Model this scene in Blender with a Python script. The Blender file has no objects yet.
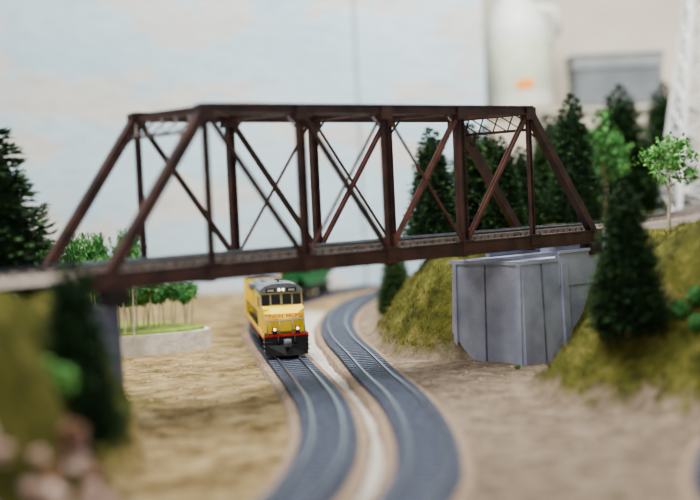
import bpy, math, random
import numpy as np
from mathutils import Vector, Matrix, noise as mn
random.seed(7)
scene=bpy.context.scene
# ------------------------------------------------------------------ camera
CAM=Vector((-5.096,-8.779,0.585))
def camaxes(yaw,pitch,roll):
    F=Vector((math.sin(yaw)*math.cos(pitch),math.cos(yaw)*math.cos(pitch),math.sin(pitch)))
    R=Vector((math.cos(yaw),-math.sin(yaw),0)); U=R.cross(F)
    c,s=math.cos(roll),math.sin(roll)
    return c*R+s*U, -s*R+c*U, F
R,U,F=camaxes(0.714,-0.046,-0.047)
cd=bpy.data.cameras.new("camera"); cam=bpy.data.objects.new("camera",cd); scene.collection.objects.link(cam)
m=Matrix((R,U,-F)).transposed().to_4x4(); m.translation=CAM; cam.matrix_world=m
cd.sensor_width=36; cd.lens=1291.65/700*36; cd.clip_start=.05; cd.clip_end=500
cd.dof.use_dof=True; cd.dof.focus_distance=13.7; cd.dof.aperture_fstop=0.29
scene.camera=cam
# ------------------------------------------------------------------ materials
def lin(c):
    g=sum(c)/3; c=[min(255,max(0,g+(v-g)*1.28)) for v in c]
    return tuple((v/255/12.92 if v/255<=.04045 else ((v/255+.055)/1.055)**2.4) for v in c)+(1,)
def mat(name,c1,c2=None,scale=8,rough=.8,bump=0,bscale=None,metal=0,stretch=(1,1,1),island=0,detail=6,lo=.35,hi=.65,spec=.3,emit=0):
    M=bpy.data.materials.new(name); M.use_nodes=True; nt=M.node_tree; N=nt.nodes; L=nt.links
    b=N['Principled BSDF']; b.inputs['Roughness'].default_value=rough; b.inputs['Metallic'].default_value=metal
    b.inputs['Specular IOR Level'].default_value=spec
    tc=N.new('ShaderNodeTexCoord'); mp=N.new('ShaderNodeMapping'); L.new(tc.outputs['Object'],mp.inputs['Vector'])
    mp.inputs['Scale'].default_value=stretch
    nz=N.new('ShaderNodeTexNoise'); nz.inputs['Scale'].default_value=scale; nz.inputs['Detail'].default_value=detail
    L.new(mp.outputs[0],nz.inputs['Vector'])
    rp=N.new('ShaderNodeValToRGB'); rp.color_ramp.elements[0].position=lo; rp.color_ramp.elements[1].position=hi
    rp.color_ramp.elements[0].color=lin(c1); rp.color_ramp.elements[1].color=lin(c2 or c1)
    L.new(nz.outputs['Fac'],rp.inputs[0]); out=rp.outputs[0]
    if island:
        g=N.new('ShaderNodeNewGeometry'); hs=N.new('ShaderNodeHueSaturation'); mr=N.new('ShaderNodeMapRange')
        mr.inputs['To Min'].default_value=1-island; mr.inputs['To Max'].default_value=1+island
        L.new(g.outputs['Random Per Island'],mr.inputs[0]); L.new(mr.outputs[0],hs.inputs['Value']); L.new(out,hs.inputs['Color']); out=hs.outputs[0]
    L.new(out,b.inputs['Base Color'])
    if emit: L.new(out,b.inputs['Emission Color']); b.inputs['Emission Strength'].default_value=emit
    if bump:
        n2=N.new('ShaderNodeTexNoise'); n2.inputs['Scale'].default_value=bscale or scale*3; n2.inputs['Detail'].default_value=5
        L.new(mp.outputs[0],n2.inputs['Vector'])
        bp=N.new('ShaderNodeBump'); bp.inputs['Strength'].default_value=bump; bp.inputs['Distance'].default_value=.03
        L.new(n2.outputs['Fac'],bp.inputs['Height']); L.new(bp.outputs[0],b.inputs['Normal'])
    return M
m_bridge=mat("bridge_brown",(42,29,27),(72,49,44),5,.42,.15,60,detail=9)
m_bridge_d=mat("bridge_dark",(28,22,22),(44,33,31),6,.6)
m_rust=mat("bridge_rust",(66,40,35),(98,60,52),6,.5)
m_tie=mat("tie_plastic",(68,73,87),(96,101,115),20,.6)
m_bed=mat("track_bed",(24,26,32),(42,44,52),40,.9,.4,80)
m_cork=mat("cork_shoulder",(112,96,82),(162,144,125),25,.95,.5,60)
m_rail=mat("rail_metal",(38,40,48),(56,58,66),10,.3,metal=.4)
m_railt=mat("rail_top",(140,146,158),(170,174,184),10,.25,metal=.8)
m_deckt=mat("deck_ties",(112,104,97),(148,138,128),12,.9)
m_ballast=mat("ballast_grey",(128,120,112),(176,166,154),60,.95,.6,90)
m_yel=mat("loco_yellow",(252,196,8),(255,210,26),3,.4)
m_grey=mat("loco_grey",(92,96,104),(110,114,122),5,.5)
m_lgrey=mat("loco_silver",(140,146,154),(156,160,168),5,.45)
m_red=mat("loco_red",(180,20,14),(190,26,18),5,.45)
m_black=mat("loco_black",(20,20,23),(32,32,36),10,.6)
m_glass=mat("loco_glass",(14,18,26),(20,24,32),3,.1,spec=.6)
m_white=mat("white_paint",(240,240,238),(250,250,248),3,.5)
m_lamp=mat("headlight_lens",(255,248,226),(255,250,235),3,.3,emit=2.5)
m_green=mat("car_green",(16,84,42),(24,100,52),4,.5)
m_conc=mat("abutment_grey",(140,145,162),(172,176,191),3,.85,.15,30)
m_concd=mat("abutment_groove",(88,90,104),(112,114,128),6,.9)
m_stone=mat("planter_stone",(204,201,195),(236,233,227),8,.9,.5,30)
m_lawn=mat("lawn",(98,118,50),(142,158,76),12,1,.6,60)
m_con=mat("conifer_needles",(28,50,31),(56,80,46),7,.9,island=.5)
m_conb=mat("conifer_needles_light",(44,68,40),(76,100,58),7,.9,island=.5)
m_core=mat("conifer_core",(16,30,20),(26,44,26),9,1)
m_leaf=mat("leaf_green",(66,116,56),(112,156,88),6,.8,island=.4)
m_leafb=mat("leaf_dusty",(44,92,48),(88,132,76),6,.8,island=.4)
m_bark=mat("bark",(96,82,66),(130,114,94),12,.9)
m_barkw=mat("bark_pale",(176,168,152),(206,198,182),12,.9)
m_rock=mat("rock_pink",(160,130,118),(224,206,194),4,.9,.6,14)
m_rockd=mat("rock_brown",(92,70,56),(140,110,90),5,.9,.6,14)
# ------------------------------------------------------------------ mesh builder
class MB:
    def __init__(s,name,mats): s.n=name;s.v=[];s.f=[];s.mi=[];s.mats=mats;s.sm=[]
    def add(s,vs,fs,mi=0,sm=False):
        o=len(s.v); s.v+= [tuple(v) for v in vs]; s.f+=[tuple(i+o for i in f) for f in fs]; s.mi+=[mi]*len(fs); s.sm+=[sm]*len(fs)
    def box(s,lo,hi,mi=0,M=None):
        x0,y0,z0=lo;x1,y1,z1=hi
        vs=[Vector(p) for p in ((x0,y0,z0),(x1,y0,z0),(x1,y1,z0),(x0,y1,z0),(x0,y0,z1),(x1,y0,z1),(x1,y1,z1),(x0,y1,z1))]
        if M: vs=[M@v for v in vs]
        s.add(vs,[(0,3,2,1),(4,5,6,7),(0,1,5,4),(1,2,6,5),(2,3,7,6),(3,0,4,7)],mi)
    def beam(s,a,b,w,h,mi=0,up=(0,0,1)):
        a=Vector(a);b=Vector(b);d=(b-a);L=d.length;d.normalize();up=Vector(up)
        if abs(d.dot(up))>.98: up=Vector((0,1,0))
        sd=d.cross(up).normalized();u=sd.cross(d)
        M=Matrix((d,sd,u)).transposed().to_4x4();M.translation=a
        s.box((0,-w/2,-h/2),(L,w/2,h/2),mi,M)
    def ibeam(s,a,b,w,h,t,mi=0,up=(0,0,1),web=True):
        a=Vector(a);b=Vector(b);d=(b-a);L=d.length;d.normalize();up=Vector(up)
        if abs(d.dot(up))>.98: up=Vector((0,1,0))
        sd=d.cross(up).normalized();u=sd.cross(d)
        M=Matrix((d,sd,u)).transposed().to_4x4();M.translation=a
        s.box((0,-w/2,-h/2),(L,w/2,-h/2+t),mi,M);s.box((0,-w/2,h/2-t),(L,w/2,h/2),mi,M)
        if web: s.box((0,-t/2,-h/2+t),(L,t/2,h/2-t),mi,M)
    def tube(s,pts,r,n=6,mi=0,cap=True):
        pts=[Vector(p) for p in pts]; rs=r if isinstance(r,(list,tuple)) else [r]*len(pts)
        rings=[]
        for i,p in enumerate(pts):
            d=(pts[min(i+1,len(pts)-1)]-pts[max(i-1,0)]).normalized()
            up=Vector((0,0,1)) if abs(d.z)<.95 else Vector((1,0,0))
            a=d.cross(up).normalized();b=a.cross(d)
            rings.append([p+(a*math.cos(2*math.pi*k/n)+b*math.sin(2*math.pi*k/n))*rs[i] for k in range(n)])
        vs=[v for r_ in rings for v in r_];fs=[]
        for i in range(len(pts)-1):
            for k in range(n): fs.append((i*n+k,i*n+(k+1)%n,(i+1)*n+(k+1)%n,(i+1)*n+k))
        if cap: fs.append(tuple(range(n))[::-1]);fs.append(tuple((len(pts)-1)*n+k for k in range(n)))
        s.add(vs,fs,mi,True)
    def prism(s,poly,z0,z1,mi=0,mtop=None):
        n=len(poly);vs=[(x,y,z0) for x,y in poly]+[(x,y,z1) for x,y in poly]
        s.add(vs,[(i,(i+1)%n,n+(i+1)%n,n+i) for i in range(n)],mi)
        s.add(vs,[tuple(range(n,2*n))],mi if mtop is None else mtop)
        s.add(vs,[tuple(range(n))[::-1]],mi)
    def extr(s,prof,x0,x1,mi=0,smooth=False):
        n=len(prof);vs=[(x0,y,z) for y,z in prof]+[(x1,y,z) for y,z in prof]
        s.add(vs,[(i,(i+1)%n,n+(i+1)%n,n+i) for i in range(n)]+[tuple(range(n))[::-1],tuple(range(n,2*n))],mi,smooth)
    def lathe(s,prof,n=24,mi=0,c=(0,0,0)):
        vs=[];fs=[]
        for r,z in prof:
            for k in range(n): vs.append((c[0]+r*math.cos(2*math.pi*k/n),c[1]+r*math.sin(2*math.pi*k/n),c[2]+z))
        for i in range(len(prof)-1):
            for k in range(n): fs.append((i*n+k,i*n+(k+1)%n,(i+1)*n+(k+1)%n,(i+1)*n+k))
        s.add(vs,fs,mi,True)
    def ball(s,c,r,mi=0,amp=0,seed=0,sc=(1,1,1),n=10,fr=2.0):
        vs=[];fs=[]
        for i in range(n+1):
            th=math.pi*i/n
            for k in range(2*n):
                ph=math.pi*k/n; d=Vector((math.sin(th)*math.cos(ph),math.sin(th)*math.sin(ph),math.cos(th)))
                q=1+amp*mn.noise(d*fr+Vector((seed,seed*1.7,3)))
                vs.append(Vector(c)+Vector((d.x*sc[0],d.y*sc[1],d.z*sc[2]))*r*q)
        for i in range(n):
            for k in range(2*n): fs.append((i*2*n+k,(i+1)*2*n+k,(i+1)*2*n+(k+1)%(2*n),i*2*n+(k+1)%(2*n)))
        s.add(vs,fs,mi,amp<.6)
    def mesh(s):
        me=bpy.data.meshes.new(s.n);me.from_pydata(s.v,[],s.f)
        for m_ in s.mats: me.materials.append(m_)
        me.polygons.foreach_set('material_index',s.mi);me.polygons.foreach_set('use_smooth',s.sm);me.update()
        return me
    def obj(s,loc=(0,0,0),M=None):
        o=bpy.data.objects.new(s.n,s.mesh());scene.collection.objects.link(o);o.location=loc
        if M: o.matrix_world=M
        return o
def inst(name,me,loc,sc=1,rz=0):
    o=bpy.data.objects.new(name,me);scene.collection.objects.link(o);o.location=loc
    o.scale=sc if isinstance(sc,tuple) else (sc,)*3;o.rotation_euler=(0,0,rz);return o
# ------------------------------------------------------------------ paths
def catmull(P,step=.05):
    P=[np.array(p,float) for p in P];P=[2*P[0]-P[1]]+P+[2*P[-1]-P[-2]];o=[]
    for i in range(1,len(P)-2):
        for t in np.linspace(0,1,30,endpoint=False):
            a,b,c,d=P[i-1:i+3];o.append(.5*((2*b)+(c-a)*t+(2*a-5*b+4*c-d)*t*t+(3*b-a-3*c+d)*t**3))
    o.append(P[-2]);o=np.array(o);L=np.r_[0,np.cumsum(np.linalg.norm(np.diff(o,axis=0),axis=1))]
    n=int(L[-1]/step);s=np.linspace(0,L[-1],n+1)
    return np.stack([np.interp(s,L,o[:,k]) for k in range(o.shape[1])],1),s
LT=[(-3.2,-4.6),(-1.9,-3.85),(-.57,-2.93),(-.11,-2.56),(.44,-2.03),(1.06,-1.33),(1.78,-.39),(2.45,.62),(3.18,1.77),(3.75,2.67),(4.6,4.0),(5.5,5.3),(6.6,6.6),(7.9,7.75),(9.3,8.6),(11,9.2)]
RT=[(-2.9,-5.3),(-1.5,-4.6),(-.16,-3.50),(.41,-3.05),(1.08,-2.37),(1.73,-1.60),(2.43,-.67),(3.15,.41),(4.08,1.75),(5.07,3.18),(6.23,4.63),(7.57,6.01),(8.88,7.10),(10,7.77),(11.28,8.38)]
UT=[(6.32,.52),(6.7,.54),(7.3,.62),(8.2,.85),(9.5,1.35),(11,2.15),(13,3.4),(15.2,5.0)]
ULT=[(-.12,.52),(-.6,.54),(-1.3,.65),(-2.2,.95),(-3.5,1.6),(-5,2.6)]
G=-1.27
def track(name,pts,zb,bw=.33,tw=.43,cork=True,tiem=None):
    P,s=catmull(pts,.05);T=np.gradient(P,axis=0);T/=np.linalg.norm(T,axis=1)[:,None];Nn=np.stack([-T[:,1],T[:,0]],1)
    b=MB(name,[m_cork if cork else m_ballast,m_bed if cork else m_ballast,tiem or m_tie,m_rail,m_railt])
    def sweep(prof,mi,closed=False):
        n=len(prof);vs=[];fs=[]
        for p,q in zip(P,Nn):
            for y,z in prof: vs.append((p[0]+q[0]*y,p[1]+q[1]*y,z))
        for i in range(len(P)-1):
            for k in range(n if closed else n-1):
                k2=(k+1)%n;fs.append((i*n+k2,i*n+k,(i+1)*n+k,(i+1)*n+k2))
        b.add(vs,fs,mi,False)
    sweep([(bw+.01,zb-.03),(bw-.04,zb+.04),(-bw+.04,zb+.04),(-bw-.01,zb-.03)],0)
    sweep([(.225,zb+.035),(.215,zb+.048),(-.215,zb+.048),(-.225,zb+.035)],1)
    for g in(.117,-.117):
        sweep([(g+.018,zb+.072),(g+.008,zb+.076),(g+.008,zb+.09),(g+.012,zb+.092),(g+.012,zb+.0995),(g-.012,zb+.0995),(g-.012,zb+.092),(g-.008,zb+.09),(g-.008,zb+.076),(g-.018,zb+.072)],3)
        sweep([(g+.005,zb+.100),(g-.005,zb+.100)],4)
    L=s[-1];k=0.03
    while k<L:
        x,y=np.interp(k,s,P[:,0]),np.interp(k,s,P[:,1]);tx,ty=np.interp(k,s,T[:,0]),np.interp(k,s,T[:,1])
        a=Vector((x-ty*-tw/2,y+tx*-tw/2,zb+.062));c=Vector((x+ty*-tw/2,y-tx*-tw/2,zb+.062))
        b.beam(a,c,.062,.03,2);k+=.14
    return b.obj(),P,s
_,LP,Ls=track("railway_track",LT,G)
_,RP,Rs=track("railway_track",RT,G)
track("railway_track",UT,0.0,cork=False,tiem=m_deckt)
track("railway_track",ULT,0.0,cork=False,tiem=m_deckt)
track("railway_track",[(.2,-6.0),(.9,-5.05),(1.5,-4.5),(2.6,-3.85)],G)
# ------------------------------------------------------------------ terrain
PR=[(4.5,1.65),(4.55,1.1),(5.25,.0),(5.0,-.3),(4.2,-.7),(3.65,-1.05),(3.3,-1.4),(3.15,-2.04),(3.2,-2.58),(3.25,-3.2),(4.1,-4.6),(5,-9),(30,-9),(30,12),(14,7.3),(11,6.3),(9,5.5),(7.2,4.6),(5.75,3.38),(4.85,2.32)]
PL=[(.1,1.15),(.6,1.9),(1.5,3.6),(2.2,5.2),(2.4,7),(1.5,20),(-12,20),(-12,-3.4),(-3,-3.3),(-2.0,-3.0),(-1.5,-2.65),(-1.22,-2.15),(-.83,-1.55),(-.4,-.95),(.0,-.45),(.08,-.1)]
def polyd(X,Y,poly):
    D=np.full(X.shape,1e9);ins=np.zeros(X.shape,bool);n=len(poly)
    for i in range(n):
        x0,y0=poly[i];x1,y1=poly[(i+1)%n];dx,dy=x1-x0,y1-y0
        t=np.clip(((X-x0)*dx+(Y-y0)*dy)/(dx*dx+dy*dy),0,1);D=np.minimum(D,np.hypot(X-x0-t*dx,Y-y0-t*dy))
        c=((y0>Y)!=(y1>Y))&(X<(x1-x0)*(Y-y0)/(y1-y0+1e-12)+x0);ins^=c
    return np.where(ins,D,-D)
def pathd(X,Y,P):
    D=np.full(X.shape,1e9)
    for p in P[::3]: D=np.minimum(D,np.hypot(X-p[0],Y-p[1]))
    return D
def ss(t): t=np.clip(t,0,1);return t*t*(3-2*t)
UP,_=catmull(UT,.15);ULP,_=catmull(ULT,.15)
def vn(X,Y,f,o=4,seed=0.):
    fx=X.ravel();fy=Y.ravel();r=np.empty(fx.size)
    for i in range(fx.size): r[i]=mn.fractal(Vector((fx[i]*f+seed,fy[i]*f,seed)),1,2,o)
    return r.reshape(X.shape)
def height(X,Y,n1,n2):
    dR=polyd(X,Y,PR)+.06*n1;dL=polyd(X,Y,PL)+.05*n1
    wR=np.where(Y<0,1.35+.35*ss((-Y-1)/1.5),1.3)
    dU=pathd(X,Y,UP);dUL=pathd(X,Y,ULP)
    back=ss((Y-(1.2+(X-6)*.35)-1.0)/4.0)*ss((X-6)/2)
    pR=-.06+.6*back+.20*ss((-Y-.6)/1.5)*ss((X-4)/1)
    pR=pR+.10*n1*ss((dU-.5)/.6)
    h=G+.02*n1+.014*n2
    t=np.clip(dR/wR,0,1);cv=1-(1-t)**2.1
    f=np.where(Y<0,.62*ss(t)+.38*cv,.25*ss(t)+.75*cv)
    hR=G+(pR-G)*f+.08*n2
    h=np.where(dR>0,np.maximum(h,hR),h)
    emb=-.03-np.clip(dU-.42,0,9)*.9
    h=np.where((dR>0)&(X>5.9),np.maximum(h,emb),h)
    pL=-.06+.1*n1*ss((dUL-.5)/.6)
    wL=np.where(Y<0,.62,1.3)
    hL=G+(pL-G)*ss(dL/wL)+.09*n2
    h=np.where(dL>0,np.maximum(h,hL),h)
    embL=-.03-np.clip(dUL-.42,0,9)*.9
    h=np.where((dL>0)&(X<-.3),np.maximum(h,embL),h)
    h=np.where((dU<.42)&(X>5.9),-.03,h);h=np.where((dUL<.42),np.minimum(h,-.03),h)
    box=(X>4.6)&(X<6.35)&(Y>-.05)&(Y<1.05);h=np.where(box,np.minimum(h,-.33),h)
    box=(X>-.9)&(X<.3)&(Y>-.05)&(Y<1.12);h=np.where(box,np.minimum(h,-.33),h)
    return h,dR,dL
xs=np.arange(-6,19.01,.085);ys=np.arange(-7.5,16.5,.085)
X,Y=np.meshgrid(xs,ys,indexing='ij')
n1=vn(X,Y,.9,3,2.);n2=vn(X,Y,4.5,4,5.)
H,dR,dL=height(X,Y,n1,n2)
nx,ny=X.shape
V=np.stack([X,Y,H],-1).reshape(-1,3)
idx=np.arange(nx*ny).reshape(nx,ny)
Fc=np.stack([idx[:-1,:-1],idx[1:,:-1],idx[1:,1:],idx[:-1,1:]],-1).reshape(-1,4)
cen=V[Fc].mean(1);dep=(cen-np.array(CAM))@np.array(F);lat=(cen-np.array(CAM))@np.array(R)
Fc=Fc[(dep<24.95)]
mid,_=catmull([((a[0]+b[0])/2,(a[1]+b[1])/2) for a,b in zip(LT[:15],RT[:15])],.05)
patch=np.exp(-(((X-1.0)/.45)**2+((Y-2.0)/1.1)**2))
gm=np.clip(ss((H-G-.05+.10*n2)/.10)+ss((patch+.7*n2-.45)/.2)*.8,0,1).ravel()
dm=pathd(X,Y,mid)
wm=(ss((.34-dm+.06*n2)/.08)*ss((8-X)/1.)*(H<G+.1)).ravel()
side=ss((X-np.interp(Y,RP[:,1],RP[:,0]))/.3).ravel()
col=np.stack([gm,wm,side,np.ones_like(gm)],-1).astype(np.float32)
used=np.unique(Fc);rem=np.full(nx*ny,-1);rem[used]=np.arange(len(used))
me=bpy.data.meshes.new("landscape_terrain");me.from_pydata(V[used].tolist(),[],rem[Fc].tolist())
ca=me.color_attributes.new("zones",'FLOAT_COLOR','POINT');ca.data.foreach_set('color',col[used].ravel())
me.polygons.foreach_set('use_smooth',[True]*len(me.polygons))
M=bpy.data.materials.new("landscape");M.use_nodes=True;nt=M.node_tree;N=nt.nodes;L=nt.links;bs=N['Principled BSDF'];bs.inputs['Roughness'].default_value=.95;bs.inputs['Specular IOR Level'].default_value=.1
tc=N.new('ShaderNodeTexCoord');at=N.new('ShaderNodeAttribute');at.attribute_name="zones";sp=N.new('ShaderNodeSeparateColor');L.new(at.outputs['Color'],sp.inputs[0])
def noi(s,d=6,st=(1,1,1)):
    mp=N.new('ShaderNodeMapping');mp.inputs['Scale'].default_value=st;L.new(tc.outputs['Object'],mp.inputs['Vector'])
    n=N.new('ShaderNodeTexNoise');n.inputs['Scale'].default_value=s;n.inputs['Detail'].default_value=d;n.inputs['Roughness'].default_value=.72;L.new(mp.outputs[0],n.inputs['Vector']);return n.outputs['Fac']
def ramp(f,st):
    r=N.new('ShaderNodeValToRGB');e=r.color_ramp.elements
    e[0].position,e[0].color=st[0][0],lin(st[0][1]);e[1].position,e[1].color=st[-1][0],lin(st[-1][1])
    for p,c in st[1:-1]: q=e.new(p);q.color=lin(c)
    L.new(f,r.inputs[0]);return r.outputs[0]
def mix(f,a,b_):
    x=N.new('ShaderNodeMix');x.data_type='RGBA';L.new(f,x.inputs[0]);L.new(a,x.inputs[6]);L.new(b_,x.inputs[7]);return x.outputs[2]
tan=ramp(noi(3.4,12),[(.34,(78,66,44)),(.44,(132,114,82)),(.53,(166,147,111)),(.68,(202,184,148))])
gry=ramp(noi(6,12),[(.33,(102,90,77)),(.5,(144,129,113)),(.67,(182,167,149))])
grs=ramp(noi(3.2,12),[(.34,(46,48,24)),(.44,(74,75,36)),(.54,(97,96,48)),(.66,(136,127,84))])
wht=ramp(noi(30,6),[(.35,(190,184,172)),(.6,(246,241,232))])
c=mix(sp.outputs['Blue'],tan,gry);c=mix(sp.outputs['Green'],c,wht);c=mix(sp.outputs['Red'],c,grs)
L.new(c,bs.inputs['Base Color'])
bp=N.new('ShaderNodeBump');bp.inputs['Strength'].default_value=1;bp.inputs['Distance'].default_value=.06;L.new(noi(18,9),bp.inputs['Height']);L.new(bp.outputs[0],bs.inputs['Normal'])
me.materials.append(M);me.update();ter=bpy.data.objects.new("landscape_terrain",me);scene.collection.objects.link(ter)
def hz(x,y):
    i=int(round((x-xs[0])/.085));j=int(round((y-ys[0])/.085));i=min(max(i,0),nx-1);j=min(max(j,0),ny-1);return float(H[i,j])
m_tuft=mat("grass_tufts",(68,70,34),(112,110,56),3,1,island=.35)
tb=MB("grass_tufts",[m_tuft]);rt=random.Random(3);vs=[];fs=[]
for k in range(30000):
    x=rt.uniform(3.1,7.5);y=rt.uniform(-3.6,4.2)
    if k%4==0: x=rt.uniform(-2.6,.1);y=rt.uniform(-3.1,-.1)
    h=hz(x,y)
    if h<G+.12 or (-.1<y<1.12 and (4.5<x or x<.3)): continue
    z=h;a=rt.random()*6.283;l=rt.uniform(.02,.05);w=.006
    o=len(vs);vs+=[(x-w*math.cos(a),y-w*math.sin(a),z-.02),(x+w*math.cos(a),y+w*math.sin(a),z-.02),(x+rt.uniform(-.02,.02),y+rt.uniform(-.02,.02),z+l)];fs.append((o,o+1,o+2))
tb.add(vs,fs,0);tb.obj()
m_peb=mat("pebbles",(100,84,64),(206,192,168),4,1,island=.3)
tb=MB("ground_pebbles",[m_peb])
for _i in range(2200):
    x=rt.uniform(-1.5,6);y=rt.uniform(-4.5,4)
    if hz(x,y)>G+.06 or min(np.hypot(LP[::4,0]-x,LP[::4,1]-y).min(),np.hypot(RP[::4,0]-x,RP[::4,1]-y).min())<.38: continue
    r=rt.uniform(.006,.02)
    tb.add([(x-r,y,hz(x,y)),(x+r*.3,y-r,hz(x,y)),(x+r,y+r*.4,hz(x,y)),(x-r*.2,y+r,hz(x,y)),(x,y,hz(x,y)+r)],[(0,1,4),(1,2,4),(2,3,4),(3,0,4)],0)
tb.obj()
# ------------------------------------------------------------------ bridge
HT=1.31;WB=1.04
b=MB("truss_bridge",[m_bridge,m_bridge_d,m_rust,m_deckt,m_rail,m_railt])
for y in(0,WB):
    b.ibeam((-.08,y,-.03),(6.08,y,-.03),.09,.14,.016)
    b.box((-.08,y-.04,-.085),(6.08,y+.04,.02),0)
    b.ibeam((1,y,HT),(5,y,HT),.085,.08,.012);b.box((1,y-.03,HT-.03),(5,y+.03,HT+.03),0)
    b.box((.97,y-.052,HT+.035),(5.03,y+.052,HT+.048),0)
    for a,c in(((0,0),(1,HT)),((6,0),(5,HT))):
        b.beam((a[0],y,a[1]-.02),(c[0],y,c[1]),.085,.082,0,up=(0,0,1))
    for x in(2,3,4):
        for q in(-.028,.028): b.beam((x+q,y,-.05),(x+q,y,HT),.062,.012,0,up=(1,0,0))
        b.beam((x,y,-.05),(x,y,HT),.010,.05,0,up=(1,0,0))
        k=.05
        while k<HT-.08: b.beam((x-.028,y-.03,k),(x+.028,y-.03,k+.04),.006,.008,0,up=(0,1,0));k+=.04
    for x in(1,5):
        for q in(-.019,.019): b.beam((x+q,y,-.05),(x+q,y,HT),.042,.010,0,up=(1,0,0))
        b.beam((x,y,-.05),(x,y,HT),.008,.034,0,up=(1,0,0))
    for i,j,w in((1,2,.036),(2,3,.036),(5,4,.036),(4,3,.036)):
        for q in(-.018,.018): b.beam((i,y+q,HT),(j,y+q,0),.010,w,2 if i>3 else 0)
    for i,j in((3,2),(3,4)): b.beam((i,y,HT),(j,y,0),.016,.022,2)
    for i in range(7):
        b.box((i-.075,y-.052,-.1),(i+.075,y+.052,.05),0)
        for k in range(4):
            for zz in(-.07,.02): b.box((i-.06+k*.036,y-.058,zz),(i-.048+k*.036,y-.052,zz+.012),1)
    for i in range(1,6):
        b.box((i-.07,y-.048,HT-.09),(i+.07,y+.048,HT+.036),0)
    for x in(.06,5.94): b.box((x-.09,y-.08,-.22),(x+.09,y+.08,-.10),1)
for i in range(7): b.ibeam((i,0,-.05),(i,WB,-.05),.07,.13,.014,1)
for i in range(6):
    b.beam((i,0,-.1),(i+1,WB,-.1),.03,.01,1);b.beam((i,WB,-.1),(i+1,0,-.1),.03,.01,1)
for y in(.36,.68): b.beam((-.1,y,-.02),(6.1,y,-.02),.03,.08,1)
for i in range(1,6):
    b.ibeam((i,0,HT),(i,WB,HT),.04,.06,.008)
    if i in(2,3,4):
        for s_ in(0,1):
            y0=s_*WB;y1=.2 if s_==0 else WB-.2;b.beam((i,y0,HT-.2),(i,y1,HT-.03),.016,.016)
for i in range(1,5):
    b.beam((i,0,HT+.01),(i+1,WB,HT+.01),.022,.016);b.beam((i,WB,HT-.01),(i+1,0,HT-.01),.022,.016)
for sx,x0 in((1,0),(-1,6)):
    def P(t,y): return (x0+sx*t,y,HT*t)
    b.beam(P(.99,0),P(.99,WB),.05,.05);b.beam(P(.86,0),P(.86,WB),.028,.028)
    n=5
    for k in range(n):
        y0=WB*k/n;y1=WB*(k+1)/n
        b.beam(P(.86,y0),P(.99,y1),.012,.012);b.beam(P(.99,y0),P(.86,y1),.012,.012)
    b.beam(P(.74,0),P(.86,.16),.022,.022);b.beam(P(.74,WB),P(.86,WB-.16),.022,.022)
x=-.06
while x<6.30:
    b.box((x-.032,.52-.28,.020),(x+.032,.52+.28,.056),3);x+=.10
for g in(-.117,.117):
    b.box((-.1,.52+g-.014,.056),(6.3,.52+g+.014,.066),4);b.box((-.1,.52+g-.004,.066),(6.3,.52+g+.004,.09),4);b.box((-.1,.52+g-.009,.09),(6.3,.52+g+.009,.10),5)
for g in(-.26,.26): b.box((-.1,.52+g-.015,.056),(6.3,.52+g+.015,.075),3)
for g in(-.05,.05): b.box((-.1,.52+g-.006,.056),(6.3,.52+g+.006,.085),4)
b.obj()
# ------------------------------------------------------------------ abutments
def abut(a,x0,x1,sx,bt=.03,y1=.98):
    y0=-.02;zt=-.22
    vs=[(x0-sx*bt,y0-bt,G-.1),(x1,y0-bt,G-.1),(x1,y1+bt,G-.1),(x0-sx*bt,y1+bt,G-.1),(x0,y0,zt-.03),(x1,y0,zt-.03),(x1,y1,zt-.03),(x0,y1,zt-.03)]
    a.add(vs,[(0,3,2,1),(4,5,6,7),(0,1,5,4),(1,2,6,5),(2,3,7,6),(3,0,4,7)],0)
    lo=min(x0-sx*.012,x1);hi=max(x0-sx*.012,x1)
    a.box((lo,y0-.012,zt-.035),(hi,y1+.03,zt),0)
    for y in(y0+.02,y1-.07):
        a.beam((x0-sx*(bt+.008),y+.02,G-.1),(x0-sx*.008,y+.02,zt-.035),.05,.03,0,up=(1,0,0))
    a.beam((x0-sx*(bt+.002),.50,G),(x0-sx*.004,.50,zt-.04),.014,.012,1,up=(1,0,0))
    a.beam((x0+sx*.62,y0-bt-.005,G),(x0+sx*.62,y0-.012,zt-.035),.09,.05,0,up=(0,1,0))
    a.beam((x0+sx*.28,y0-bt-.001,G),(x0+sx*.28,y0-.004,zt-.04),.014,.012,1,up=(0,1,0))
    bx0,bx1=sorted((x0+sx*1.38,x1));a.box((bx0,y0,zt-.02),(bx1,y1,-.035),0)
    for yy in(y0-.02,y1-.03):
        wx0,wx1=sorted((x0+sx*.55,x1+sx*.3));a.box((wx0,yy,zt-.3),(wx1,yy+.05,zt+.045),0);a.box((wx0,yy-.02,zt+.045),(wx1,yy+.07,zt+.075),0)
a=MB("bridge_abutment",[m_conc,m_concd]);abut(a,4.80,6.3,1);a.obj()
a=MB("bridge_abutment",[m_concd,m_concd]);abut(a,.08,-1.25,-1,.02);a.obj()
# ------------------------------------------------------------------ planting strip
st=MB("planting_strip",[m_stone,m_lawn])
poly=[(1.7,5.05),(2.3,4.86),(2.84,4.64),(3.4,4.38),(3.7,4.28),(3.95,4.36),(4.05,4.6),(4.1,5.0),(4.0,5.6),(3.6,6.2),(2.6,6.8),(1.7,7)]
st.prism(poly,G-.05,-1.03,0)
cx=sum(p[0] for p in poly)/12;cy=sum(p[1] for p in poly)/12
st.prism([(cx+(x-cx)*.95,cy+(y-cy)*.94) for x,y in poly],-1.06,-1.0,1)
st.obj()
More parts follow.
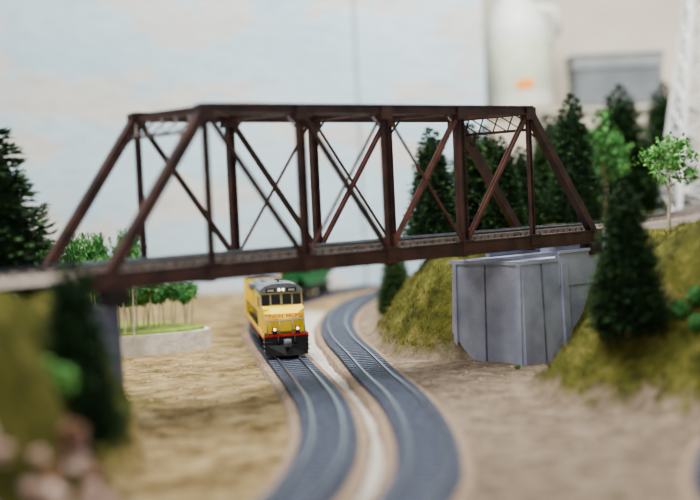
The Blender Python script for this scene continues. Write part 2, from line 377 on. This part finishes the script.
# ------------------------------------------------------------------ trees
def conifer(name,h=1.,r=.27,seed=1,mt=m_con,layers=52,nb=34,bare=.04,pw=.68):
    rd=random.Random(seed);b=MB(name,[mt,m_core,m_bark])
    b.tube([(0,0,-.08),(0,0,h*.3),(0,0,h*.97)],[.022,.018,.004],6,2)
    prof=[(0.001,bare*h+.01),(r*.6,bare*h+.02)]
    for k in range(1,9):
        t=k/8;prof.append((max(.001,r*.74*(1-t)**pw),h*(bare+(1-bare)*t*.95)))
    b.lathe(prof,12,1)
    vs=[];fs=[]
    for i in range(layers):
        t=i/(layers-1);z0=h*(bare+(1-bare)*t)
        rr=r*((1-t)**pw)*(1+.05*math.sin(i*1.3+seed))+.010
        if t<.07: rr*=.75+3.5*t
        n=max(6,int(nb*(1-t)**.5))
        for k in range(n):
            a=rd.random()*6.283;L=rr*rd.uniform(.80,1.08)*(1+.07*math.sin(a*3+i*.35+seed))
            dr=Vector((math.cos(a),math.sin(a),rd.uniform(-.22,.28)));sd=Vector((-math.sin(a),math.cos(a),0))
            z=z0+rd.uniform(-.012,.012)
            for j in range(9):
                q=rd.uniform(.65,1)*L;p=Vector((0,0,z))+dr*q
                ln=rd.uniform(.02,.042);d=(dr+sd*rd.uniform(-1.1,1.1)+Vector((0,0,rd.uniform(-.4,.7)))).normalized()
                w=d.cross(Vector((rd.uniform(-1,1),rd.uniform(-1,1),1))).normalized()*.009
                o=len(vs);vs+=[p-w,p+w,p+d*ln];fs.append((o,o+1,o+2))
    b.add(vs,fs,0);return b.mesh()
C1=conifer("conifer_mesh_a",1,.24,3,nb=44,pw=.56);C2=conifer("conifer_mesh_b",1,.24,8,m_conb,pw=.62);C3=conifer("conifer_mesh_c",1,.27,12,pw=.6)
def put(me,x,y,zt,zb=None,w=1,rz=0,name="conifer_tree"):
    zb=hz(x,y)-.02 if zb is None else zb;s=zt-zb
    return inst(name,me,(x,y,zb),(s*w,s*w,s),rz)
put(C1,3.78,-2.08,.52,w=1.10)
zl=hz(-1.17,-1.60);put(C3,-1.17,-1.60,.25,zb=zl-.02,w=.30/(.27*(.27-zl)),rz=1)
put(C3,.25,2.38,1.36,w=1.15)
put(C3,8.3,2.12,1.70,w=.86)
put(C1,11.25,3.56,1.98,w=1.2)
put(C3,6.19,2.63,1.30,w=.95)
put(C2,7.0,2.75,1.36,w=1.1)
put(C1,7.9,3.3,1.35,w=1.2)
put(C2,8.75,3.05,1.12,w=1.0)
put(C1,14.3,4.9,2.2,w=1.1)
put(C3,7.75,2.55,1.05,w=1.05)
put(C1,8.47,5.75,-.35,w=1.0)
put(C2,7.6,4.95,-.25,w=1.1)
put(C2,12.9,5.2,1.6,w=1.1)
put(C3,13.4,5.9,1.5,w=1.)
put(C3,6.75,3.2,1.2,w=.95)
put(C1,9.9,3.6,1.5,w=1.1)
put(C3,10.4,4.3,1.6,w=1.1)
put(C1,6.95,2.15,1.15,w=.95)
def leafy(name,h=1,seed=1,ml=m_leaf,mb=m_barkw,nb=9,spread=.33,leaves=55,leaf=.03,bare=.3,clump=.10):
    rd=random.Random(seed);b=MB(name,[ml,mb])
    pts=[(0,0,-.08)];x=y=0
    for k in range(1,6): x+=rd.uniform(-.02,.02);y+=rd.uniform(-.02,.02);pts.append((x,y,h*.17*k))
    b.tube(pts,[.022,.02,.017,.013,.009,.005],6,1)
    tips=[Vector(pts[-1])+Vector((0,0,.05))]
    for k in range(nb):
        t=rd.uniform(bare,.85);p=Vector((pts[int(t*5)][0],pts[int(t*5)][1],h*t));a=k*2.4+rd.random();L=spread*h*(1.15-t)*rd.uniform(.7,1.1)
        q=p+Vector((math.cos(a)*L,math.sin(a)*L,L*rd.uniform(.3,.8)));b.tube([p,(p+q)/2+Vector((0,0,.015)),q],[.009,.006,.003],5,1);tips+= [q,(p+q)/2+Vector((0,0,.03))]
    vs=[];fs=[]
    for tp in tips:
        for j in range(leaves):
            d=Vector((rd.gauss(0,1),rd.gauss(0,1),rd.gauss(0,.7)))*clump*.55*h;p=tp+d
            u=Vector((rd.uniform(-1,1),rd.uniform(-1,1),rd.uniform(-1,1))).normalized()*leaf*rd.uniform(.6,1.1)
            w=u.cross(Vector((rd.uniform(-1,1),rd.uniform(-1,1),rd.uniform(-1,1)))).normalized()*leaf*.6
            o=len(vs);vs+=[p-u,p+w,p+u,p-w];fs.append((o,o+1,o+2,o+3))
    b.add(vs,fs,0);return b.mesh()
D1=leafy("tree_mesh_a",1,4,leaves=34,clump=.085,nb=11,spread=.4);D2=leafy("tree_mesh_b",1,9,m_leafb,m_bark,8);D3=leafy("tree_mesh_c",1,15,m_leafb,m_barkw,7,.26,60,.035,.5,.11)
put(D1,7.5,.1,1.12,w=.95,name="deciduous_tree")
put(D2,9.2,2.3,1.6,w=.75,name="deciduous_tree")
put(D1,10.2,3.1,1.4,w=.8,name="deciduous_tree")
def merge(name,items):
    vs=[];fs=[];mi=[];mats=[]
    for me,loc,sc,rz in items:
        mm=Matrix.Translation(loc)@Matrix.Rotation(rz,4,'Z')@Matrix.Diagonal((*sc,1));o=len(vs)
        base=[]
        for q in me.materials:
            if q not in mats:mats.append(q)
            base.append(mats.index(q))
        vs+=[tuple(mm@v.co) for v in me.vertices]
        for p in me.polygons: fs.append(tuple(i+o for i in p.vertices));mi.append(base[p.material_index])
    m2=bpy.data.meshes.new(name);m2.from_pydata(vs,[],fs)
    for q in mats:m2.materials.append(q)
    m2.polygons.foreach_set('material_index',mi);o=bpy.data.objects.new(name,m2);scene.collection.objects.link(o);return o
rd=random.Random(5);it=[]
for k in range(28):
    x=2.5+k*.055+rd.uniform(-.04,.04);y=5.0-(x-2.8)*.45+rd.uniform(-.1,.45);h=rd.uniform(.5,.68);it.append((D3,(x,y,-1.0),(h*.85,h*.85,h),rd.random()*6))
merge("tree_grove",it)
it=[]
for k in range(20):
    t=k/19;x=.9+t*2.3;y=3.5+t*1.2+rd.uniform(-.2,.3);zb=hz(x,y);h=max(.35,(.22+rd.uniform(-.10,.08))-zb);it.append((D3,(x,y,zb),(.6,.6,h),rd.random()*6))
merge("tree_grove",it)
def bush(name,blobs,mt=m_leafb,dens=420,leaf=.022):
    rd=random.Random(len(blobs)*7);b=MB(name,[mt,m_core]);vs=[];fs=[]
    for (x,y,z,r) in blobs:
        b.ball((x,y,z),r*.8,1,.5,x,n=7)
        for j in range(dens):
            d=Vector((rd.gauss(0,1),rd.gauss(0,1),rd.gauss(0,1))).normalized();p=Vector((x,y,z))+d*r*rd.uniform(.7,1.08)
            u=Vector((rd.uniform(-1,1),rd.uniform(-1,1),rd.uniform(-1,1))).normalized()*leaf
            w=u.cross(d).normalized()*leaf*.6;o=len(vs);vs+=[p-u,p+w,p+u,p-w];fs.append((o,o+1,o+2,o+3))
    b.add(vs,fs,0);return b.obj()
bush("bush",[(x,y,hz(x,y)+.05,r) for x,y,r in((4.0,-2.45,.075),(4.1,-2.55,.08),(3.95,-2.65,.07),(4.05,-2.75,.08))],m_leafb)
bush("bush",[(x,y,hz(x,y)+dz,r) for x,y,r,dz in((-1.55,-2.08,.09,.05),(-1.48,-2.0,.08,.09),(-1.62,-2.03,.08,.11))],m_leaf)
bush("weed_tuft",[(4.5,-.16,G+.015,.022),(4.55,-.13,G+.015,.02)],leaf=.012,dens=120)
b=MB("rock_outcrop",[m_rock,m_rockd])
for k in range(80):
    x=rd.uniform(-3.0,-1.5);y=np.interp(x,[-3,-2,-1.5,-1.22],[-3.3,-3.0,-2.65,-2.15])+rd.uniform(-.06,.36)
    b.ball((x,y,hz(x,y)+.01),rd.uniform(.035,.09),rd.choice((0,0,1)),.9,k*3.1,(1,1,.8),8,2.2)
b.obj()
# ------------------------------------------------------------------ rolling stock
def on_path(P,s,d):
    return Vector((np.interp(d,s,P[:,0]),np.interp(d,s,P[:,1]),G+.1))
def stock_matrix(d_front,L):
    a=on_path(LP,Ls,d_front+.45);c=on_path(LP,Ls,d_front+L-.45)
    x=(a-c).normalized();y=Vector((0,0,1)).cross(x);Mx=Matrix((x,y,Vector((0,0,1)))).transposed().to_4x4();Mx.translation=a+x*.45;return Mx
def truck(b,xc,axles=3,mi=0,sp=.25):
    for k in range(axles):
        x=xc+(k-(axles-1)/2)*sp
        for y in(-.117,.117):
            b.tube([(x,y-.018,.078),(x,y+.018,.078)],.078,14,mi)
        b.tube([(x,-.15,.078),(x,.15,.078)],.02,6,mi)
        for y in(-.17,.17): b.box((x-.045,y-.022,.045),(x+.045,y+.022,.13),mi)
    e=(axles-1)/2*sp
    for y in(-.17,.17):
        b.box((xc-e-.06,y-.016,.10),(xc+e+.06,y+.016,.145),mi)
        for k in range(axles-1):
            x=xc+(k-(axles-2)/2)*sp;b.tube([(x,y,.05),(x,y,.12)],.024,8,mi)
    b.box((xc-e,-.15,.13),(xc+e,.15,.17),mi)
def loco(name,d0):
    b=MB(name,[m_yel,m_grey,m_red,m_black,m_glass,m_lamp,m_lgrey]);L=2.95
    Y_,GR,RD,BK,GL,WH,SV=range(7)
    truck(b,-.52,3,BK);truck(b,-2.43,3,BK)
    b.extr([(-.2,.06),(.2,.06),(.23,.10),(.23,.2),(-.23,.2),(-.23,.10)],-1.98,-.98,BK)
    b.box((-L+.06,-.235,.2),(-.06,.235,.245),BK)
    for y in(-1,1):
        b.box((-L+.06,min(y*.236,y*.244),.19),(-.06,max(y*.236,y*.244),.25),Y_);b.box((-L+.06,min(y*.243,y*.247),.195),(-.06,max(y*.243,y*.247),.208),RD)
    b.extr([(-.155,.245),(.155,.245),(.155,.60),(-.155,.60)],-L+.14,-.92,Y_)
    b.extr([(-.157,.60),(.157,.60),(.157,.635),(.12,.675),(-.12,.675),(-.157,.635)],-L+.13,-.92,GR)
    for k in range(14):
        x=-1.05-k*.125
        for y in(-.158,.158): b.box((x-.045,y-.003,.29),(x+.045,y+.003,.52),Y_)
    for k in range(3): b.tube([(-1.9-k*.25,0,.67),(-1.9-k*.25,0,.70)],.09,14,GR)
    b.box((-1.55,-.06,.67),(-1.35,.06,.73),GR);b.box((-L+.16,-.21,.56),(-L+.55,.21,.64),GR)
    b.extr([(-.235,.245),(.235,.245),(.235,.665),(-.235,.665)],-.92,-.46,Y_)
    b.extr([(-.243,.665),(.243,.665),(.235,.70),(.17,.745),(.09,.765),(-.09,.765),(-.17,.745),(-.235,.70)],-.94,-.43,GR)
    for y in(-.237,.237):
        for x in(-.63,-.81): b.box((x-.06,y-.003,.50),(x+.06,y+.003,.61),GL)
    b.box((-.462,-.228,.505),(-.455,.228,.665),SV)
    for y0,y1 in((-.215,-.130),(-.110,-.015),(.015,.110),(.130,.215)):
        b.box((-.456,y0,.535 if abs(y0+y1)<.2 else .525),(-.448,y1,.64),GL)
    b.box((-.47,-.17,.668),(-.425,-.06,.715),BK);b.box((-.47,.06,.668),(-.425,.17,.715),BK)
    b.box((-.427,-.150,.680),(-.422,-.080,.703),SV);b.box((-.427,.080,.680),(-.422,.150,.703),SV)
    b.box((-.5,-.05,.67),(-.41,.05,.725),GR)
    for y in(-.022,.022): b.tube([(-.412,y,.697),(-.404,y,.697)],.016,10,WH)
    nose=[(-.46,.245),(-.16,.245),(-.15,.40),(-.17,.455),(-.24,.505),(-.46,.525)]
    n=len(nose);sh=[]
    for sgn,ww in((-1,.225),(-1,.15),(1,.15),(1,.225)):
        for x,z in nose:
            xx=x if abs(ww)<.2 else min(x,-.23)
            sh.append((xx,sgn*ww,z))
    fs=[tuple(range(n))]+[tuple(range(3*n,4*n))[::-1]]
    for r_ in range(3):
        for i in range(n): fs.append((r_*n+i,r_*n+(i+1)%n,(r_+1)*n+(i+1)%n,(r_+1)*n+i))
    b.add(sh,fs,Y_)
    b.box((-.151,-.07,.26),(-.143,.07,.40),Y_);b.box((-.145,-.066,.265),(-.141,.066,.395),Y_)
    b.box((-.152,-.15,.262),(-.146,.15,.275),RD)
    b.box((-.07,-.235,.06),(-.03,.235,.25),BK);b.box((-.031,-.235,.222),(-.026,.235,.245),RD)
    b.add([(-.03,-.22,.13),(.05,0,.13),(-.03,.22,.13),(-.03,-.23,.02),(.1,0,.02),(-.03,.23,.02)],[(0,1,4,3),(1,2,5,4),(0,2,1),(3,4,5)],BK)
    b.box((-.05,-.035,.135),(.09,.035,.19),GR);b.tube([(.09,0,.12),(.09,0,.2)],.04,8,GR)
    for y in(-.2,.2):
        for z in(.06,.11,.16,.21): b.box((-.14,y-.045,z),(-.03,y+.045,z+.012),GR)
        b.tube([(-.018,y,.24),(-.018,y,.43),(-.15,y*1.12,.43)],.006,5,SV)
        b.tube([(-.022,y*.45,.10),(0,y*.45,.15),(-.02,y*.45,.22)],.008,5,BK)
        b.tube([(-.02,y*.62,.30),(-.008,y*.62,.30)],.017,10,WH);b.box((-.05,y*.62-.022,.25),(-.018,y*.62+.022,.322),BK)
    b.tube([(-.018,-.2,.40),(-.018,0,.395),(-.018,.2,.40)],.005,5,SV)
    b.tube([(-.018,-.07,.24),(-.018,-.07,.40)],.005,5,SV);b.tube([(-.018,.07,.24),(-.018,.07,.40)],.005,5,SV)
    for y in(-.238,.238):
        b.tube([(-.98,y,.42),(-2.85,y,.42)],.006,5,BK)
        for k in range(9): b.tube([(-.98-k*.234,y,.24),(-.98-k*.234,y,.42)],.005,5,BK)
    b.tube([(-.75,0,.76),(-.75,0,.79)],.012,6,GR)
    for y in(-.03,0,.03): b.tube([(-.78,y,.795),(-.66,y,.80)],[.006,.016],8,GR)
    Mx=stock_matrix(d0,L);o=b.obj(M=Mx)
    for txt,y0,z0,sz in(("UNION",-.11,.445,.056),("PACIFIC",.105,.445,.05)):
        c=bpy.data.curves.new("nose_lettering",'FONT');c.body=txt;c.size=sz;c.align_x='CENTER';c.extrude=.003;c.offset=.001;c.materials.append(m_red)
        t=bpy.data.objects.new("nose_lettering",c);scene.collection.objects.link(t);t.parent=o
        t.matrix_local=Matrix.Translation((-.132,y0,z0-.03))@Matrix(((0,0,1,0),(1,0,0,0),(0,1,0,0),(0,0,0,1)))
    return o
d0=float(Ls[np.argmin(np.hypot(LP[:,0]-3.33,LP[:,1]-2.0))])+.15
loco("diesel_locomotive",d0)
def boxcar(name,d,L,mb_,mr,hop=False):
    b=MB(name,[mb_,mr,m_black]);truck(b,-.4,2,2,.27);truck(b,-L+.4,2,2,.27)
    b.box((-L+.04,-.2,.16),(-.04,.2,.21),2)
    if not hop:
        b.box((-L+.08,-.23,.21),(-.08,.23,.68),0);b.extr([(-.235,.68),(.235,.68),(0,.73)],-L+.07,-.07,1)
        k=-.14
        while k>-L+.1:
            for y in(-.234,.234): b.box((k-.008,y-.006,.21),(k+.008,y+.006,.68),0)
            k-=.1
        b.box((-L/2-.22,-.243,.23),(-L/2+.22,.243,.66),0)
    else:
        b.add([(-L+.5,-.23,.22),(-.5,-.23,.22),(-.5,.23,.22),(-L+.5,.23,.22),(-L+.08,-.23,.4),(-.08,-.23,.4),(-.08,.23,.4),(-L+.08,.23,.4)],[(0,3,2,1),(0,1,5,4),(1,2,6,5),(2,3,7,6),(3,0,4,7)],0)
        b.box((-L+.08,-.23,.4),(-.08,.23,.64),0)
        b.box((-L+.06,-.245,.64),(-.06,.245,.67),1)
        k=-.12
        while k>-L+.1:
            for y in(-.238,.238): b.box((k-.012,y-.01,.38),(k+.012,y+.01,.64),0)
            k-=.2
    b.tube([(-.04,0,.15),(.05,0,.15)],.025,6,2)
    b.obj(M=stock_matrix(d,L))
boxcar("boxcar",d0+3.05,2.0,m_yel,m_grey)
boxcar("hopper_car",d0+5.1,1.9,m_green,m_green,True)
boxcar("hopper_car",d0+7.05,1.9,m_green,m_green,True)
# ------------------------------------------------------------------ room
Fh=Vector((math.sin(.714),math.cos(.714),0));Rh=Vector((math.cos(.714),-math.sin(.714),0));C0=Vector((CAM.x,CAM.y,0))
RM=Matrix((Rh,Fh,Vector((0,0,1)))).transposed().to_4x4();RM.translation=C0
M=bpy.data.materials.new("peeling_paint");M.use_nodes=True;nt=M.node_tree;N=nt.nodes;L=nt.links;bs=N['Principled BSDF'];bs.inputs['Roughness'].default_value=.6
tc=N.new('ShaderNodeTexCoord')
def noi2(s,st,d=6,w=0):
    mp=N.new('ShaderNodeMapping');mp.inputs['Scale'].default_value=st;mp.inputs['Location'].default_value=(w,w,w);L.new(tc.outputs['Object'],mp.inputs['Vector'])
    n=N.new('ShaderNodeTexNoise');n.inputs['Scale'].default_value=s;n.inputs['Detail'].default_value=d;n.inputs['Roughness'].default_value=.6;L.new(mp.outputs[0],n.inputs['Vector']);return n.outputs['Fac']
base=ramp(noi2(.5,(1,1,1),4),[(.3,(180,205,218)),(.7,(206,225,234))])
pk=ramp(noi2(3,(1,1,1.5),5,3),[(.3,(212,196,180)),(.7,(228,216,202))])
msk=ramp(noi2(.8,(.6,1,1.4),9,1.7),[(.51,(0,0,0)),(.57,(200,200,200))])
c=mix(msk,base,pk)
strk=ramp(noi2(2.2,(1,1,2.2),5,9),[(.58,(0,0,0)),(.64,(120,120,120))])
dk=ramp(noi2(2,(1,1,1),3,5),[(.3,(132,146,154)),(.7,(168,170,166))])
c=mix(strk,c,dk)
L.new(c,bs.inputs['Base Color'])
bp=N.new('ShaderNodeBump');bp.inputs['Strength'].default_value=.5;bp.inputs['Distance'].default_value=.08;L.new(noi2(2.2,(1,1,2.2),5,9),bp.inputs['Height']);L.new(bp.outputs[0],bs.inputs['Normal'])
m_wall=M
m_cream=mat("cream_wall",(196,188,173),(210,203,190),.8,.9)
m_seam=mat("wall_seam",(110,118,126),(126,132,140),2,.9)
w=MB("wall_back",[m_wall,m_seam]);w.box((-16,25,-3),(.27,25.4,12),0);w.box((.305,25,-3),(2.75,25.4,12),0);w.box((.2,25.1,-3),(.35,25.3,12),1);w.obj(M=RM)
w=MB("wall_right",[m_cream]);w.box((2.75,27.5,-3),(20,27.9,12),0);w.obj(M=RM)
w=MB("window_ledge",[m_cream]);w.box((2.76,25.1,-3),(18,27.49,1.90),0);w.box((2.76,25.02,1.90),(18,27.49,1.98),0);w.obj(M=RM)
m_pl=mat("bottle_plastic",(226,230,222),(240,242,236),2,.35);m_or=mat("label_orange",(236,140,40),(246,160,60),3,.5);m_lb=mat("label_pale",(206,214,194),(224,228,208),3,.5)
b=MB("plastic_bottle",[m_pl,m_lb,m_or])
b.lathe([(.001,0),(.58,0),(.64,.08),(.64,1.5),(.6,1.75),(.42,2.1),(.22,2.35),(.2,2.5),(.001,2.5)],28,0)
b.lathe([(.645,.35),(.65,.36),(.65,1.35),(.645,1.36)],28,1)
b.lathe([(.001,2.45),(.26,2.45),(.26,2.75),(.001,2.76)],20,2)
b.tube([(.45,0,2.0),(.8,0,1.95),(.85,0,1.5),(.62,0,1.2)],.09,8,0)
vs=[];fs=[]
for k in range(7):
    a_=math.radians(-105+k*5);vs+=[(.656*math.cos(a_),.656*math.sin(a_),.38),(.656*math.cos(a_),.656*math.sin(a_),.58)]
for k in range(6): fs.append((2*k,2*k+2,2*k+3,2*k+1))
b.add(vs,fs,2);o=b.obj();o.matrix_world=RM@Matrix.Translation((3.62,26.1,2.03))@Matrix.Rotation(-.06,4,'Y')
m_gb=mat("box_grey",(104,109,112),(122,126,129),2,.8);m_gb2=mat("box_lid",(132,135,136),(146,149,149),2,.8)
b=MB("storage_box",[m_gb,m_gb2]);b.box((0,0,0),(1.7,1.0,.78),0);b.box((-.03,-.03,.78),(1.73,1.03,1.02),1);b.box((-.05,-.05,1.02),(1.75,1.05,1.07),0)
for k in range(3): b.box((.06+k*.54,-.02,.08),(.55+k*.54,0,.72),0)
o=b.obj();o.matrix_world=RM@Matrix.Translation((4.62,25.6,1.98))
b=MB("transmission_tower",[m_white]);Ht=3.9;n=9
def tw(k): t=k/n;return .66*(1-t)+.14*t
cs=((-1,-1),(1,-1),(1,1),(-1,1))
for k in range(n):
    z0=Ht*k/n;z1=Ht*(k+1)/n;w0=tw(k);w1=tw(k+1)
    for i in range(4):
        a_=cs[i];c_=cs[(i+1)%4]
        b.beam((a_[0]*w0,a_[1]*w0,z0),(a_[0]*w1,a_[1]*w1,z1),.07,.07)
        b.beam((a_[0]*w0,a_[1]*w0,z0),(c_[0]*w1,c_[1]*w1,z1),.038,.038)
        b.beam((c_[0]*w0,c_[1]*w0,z0),(a_[0]*w1,a_[1]*w1,z1),.038,.038)
        b.beam((a_[0]*w1,a_[1]*w1,z1),(c_[0]*w1,c_[1]*w1,z1),.038,.038)
for z in(3.4,3.8): b.beam((-.7,0,z),(.7,0,z),.05,.05);b.beam((-.7,0,z),(0,0,z+.2),.03,.03);b.beam((.7,0,z),(0,0,z+.2),.03,.03)
o=b.obj((12.2,2.65,hz(12.2,2.65)-.05));o.rotation_euler=(0,0,-.714)
# ------------------------------------------------------------------ light
W=bpy.data.worlds.new("room_light");scene.world=W;W.use_nodes=True;bg=W.node_tree.nodes['Background'];bg.inputs[0].default_value=(.94,.97,1,1);bg.inputs[1].default_value=.66
def area(name,loc,tgt,sx,sy,e,col=(1,1,1)):
    l=bpy.data.lights.new(name,'AREA');l.shape='RECTANGLE';l.size=sx;l.size_y=sy;l.energy=e;l.color=col
    o=bpy.data.objects.new(name,l);scene.collection.objects.link(o);o.location=loc;o.rotation_euler=(Vector(tgt)-Vector(loc)).to_track_quat('-Z','Y').to_euler()
area("ceiling_light",(1,3,13),(4,2,0),8,2.5,3200,(1,.98,.93))
area("ceiling_light",(10,2,12),(10,8,1),8,3,3300,(1,.99,.97))
area("ceiling_light",(-5,-3,12),(2,2,-1),6,3,1100,(1,.98,.95))
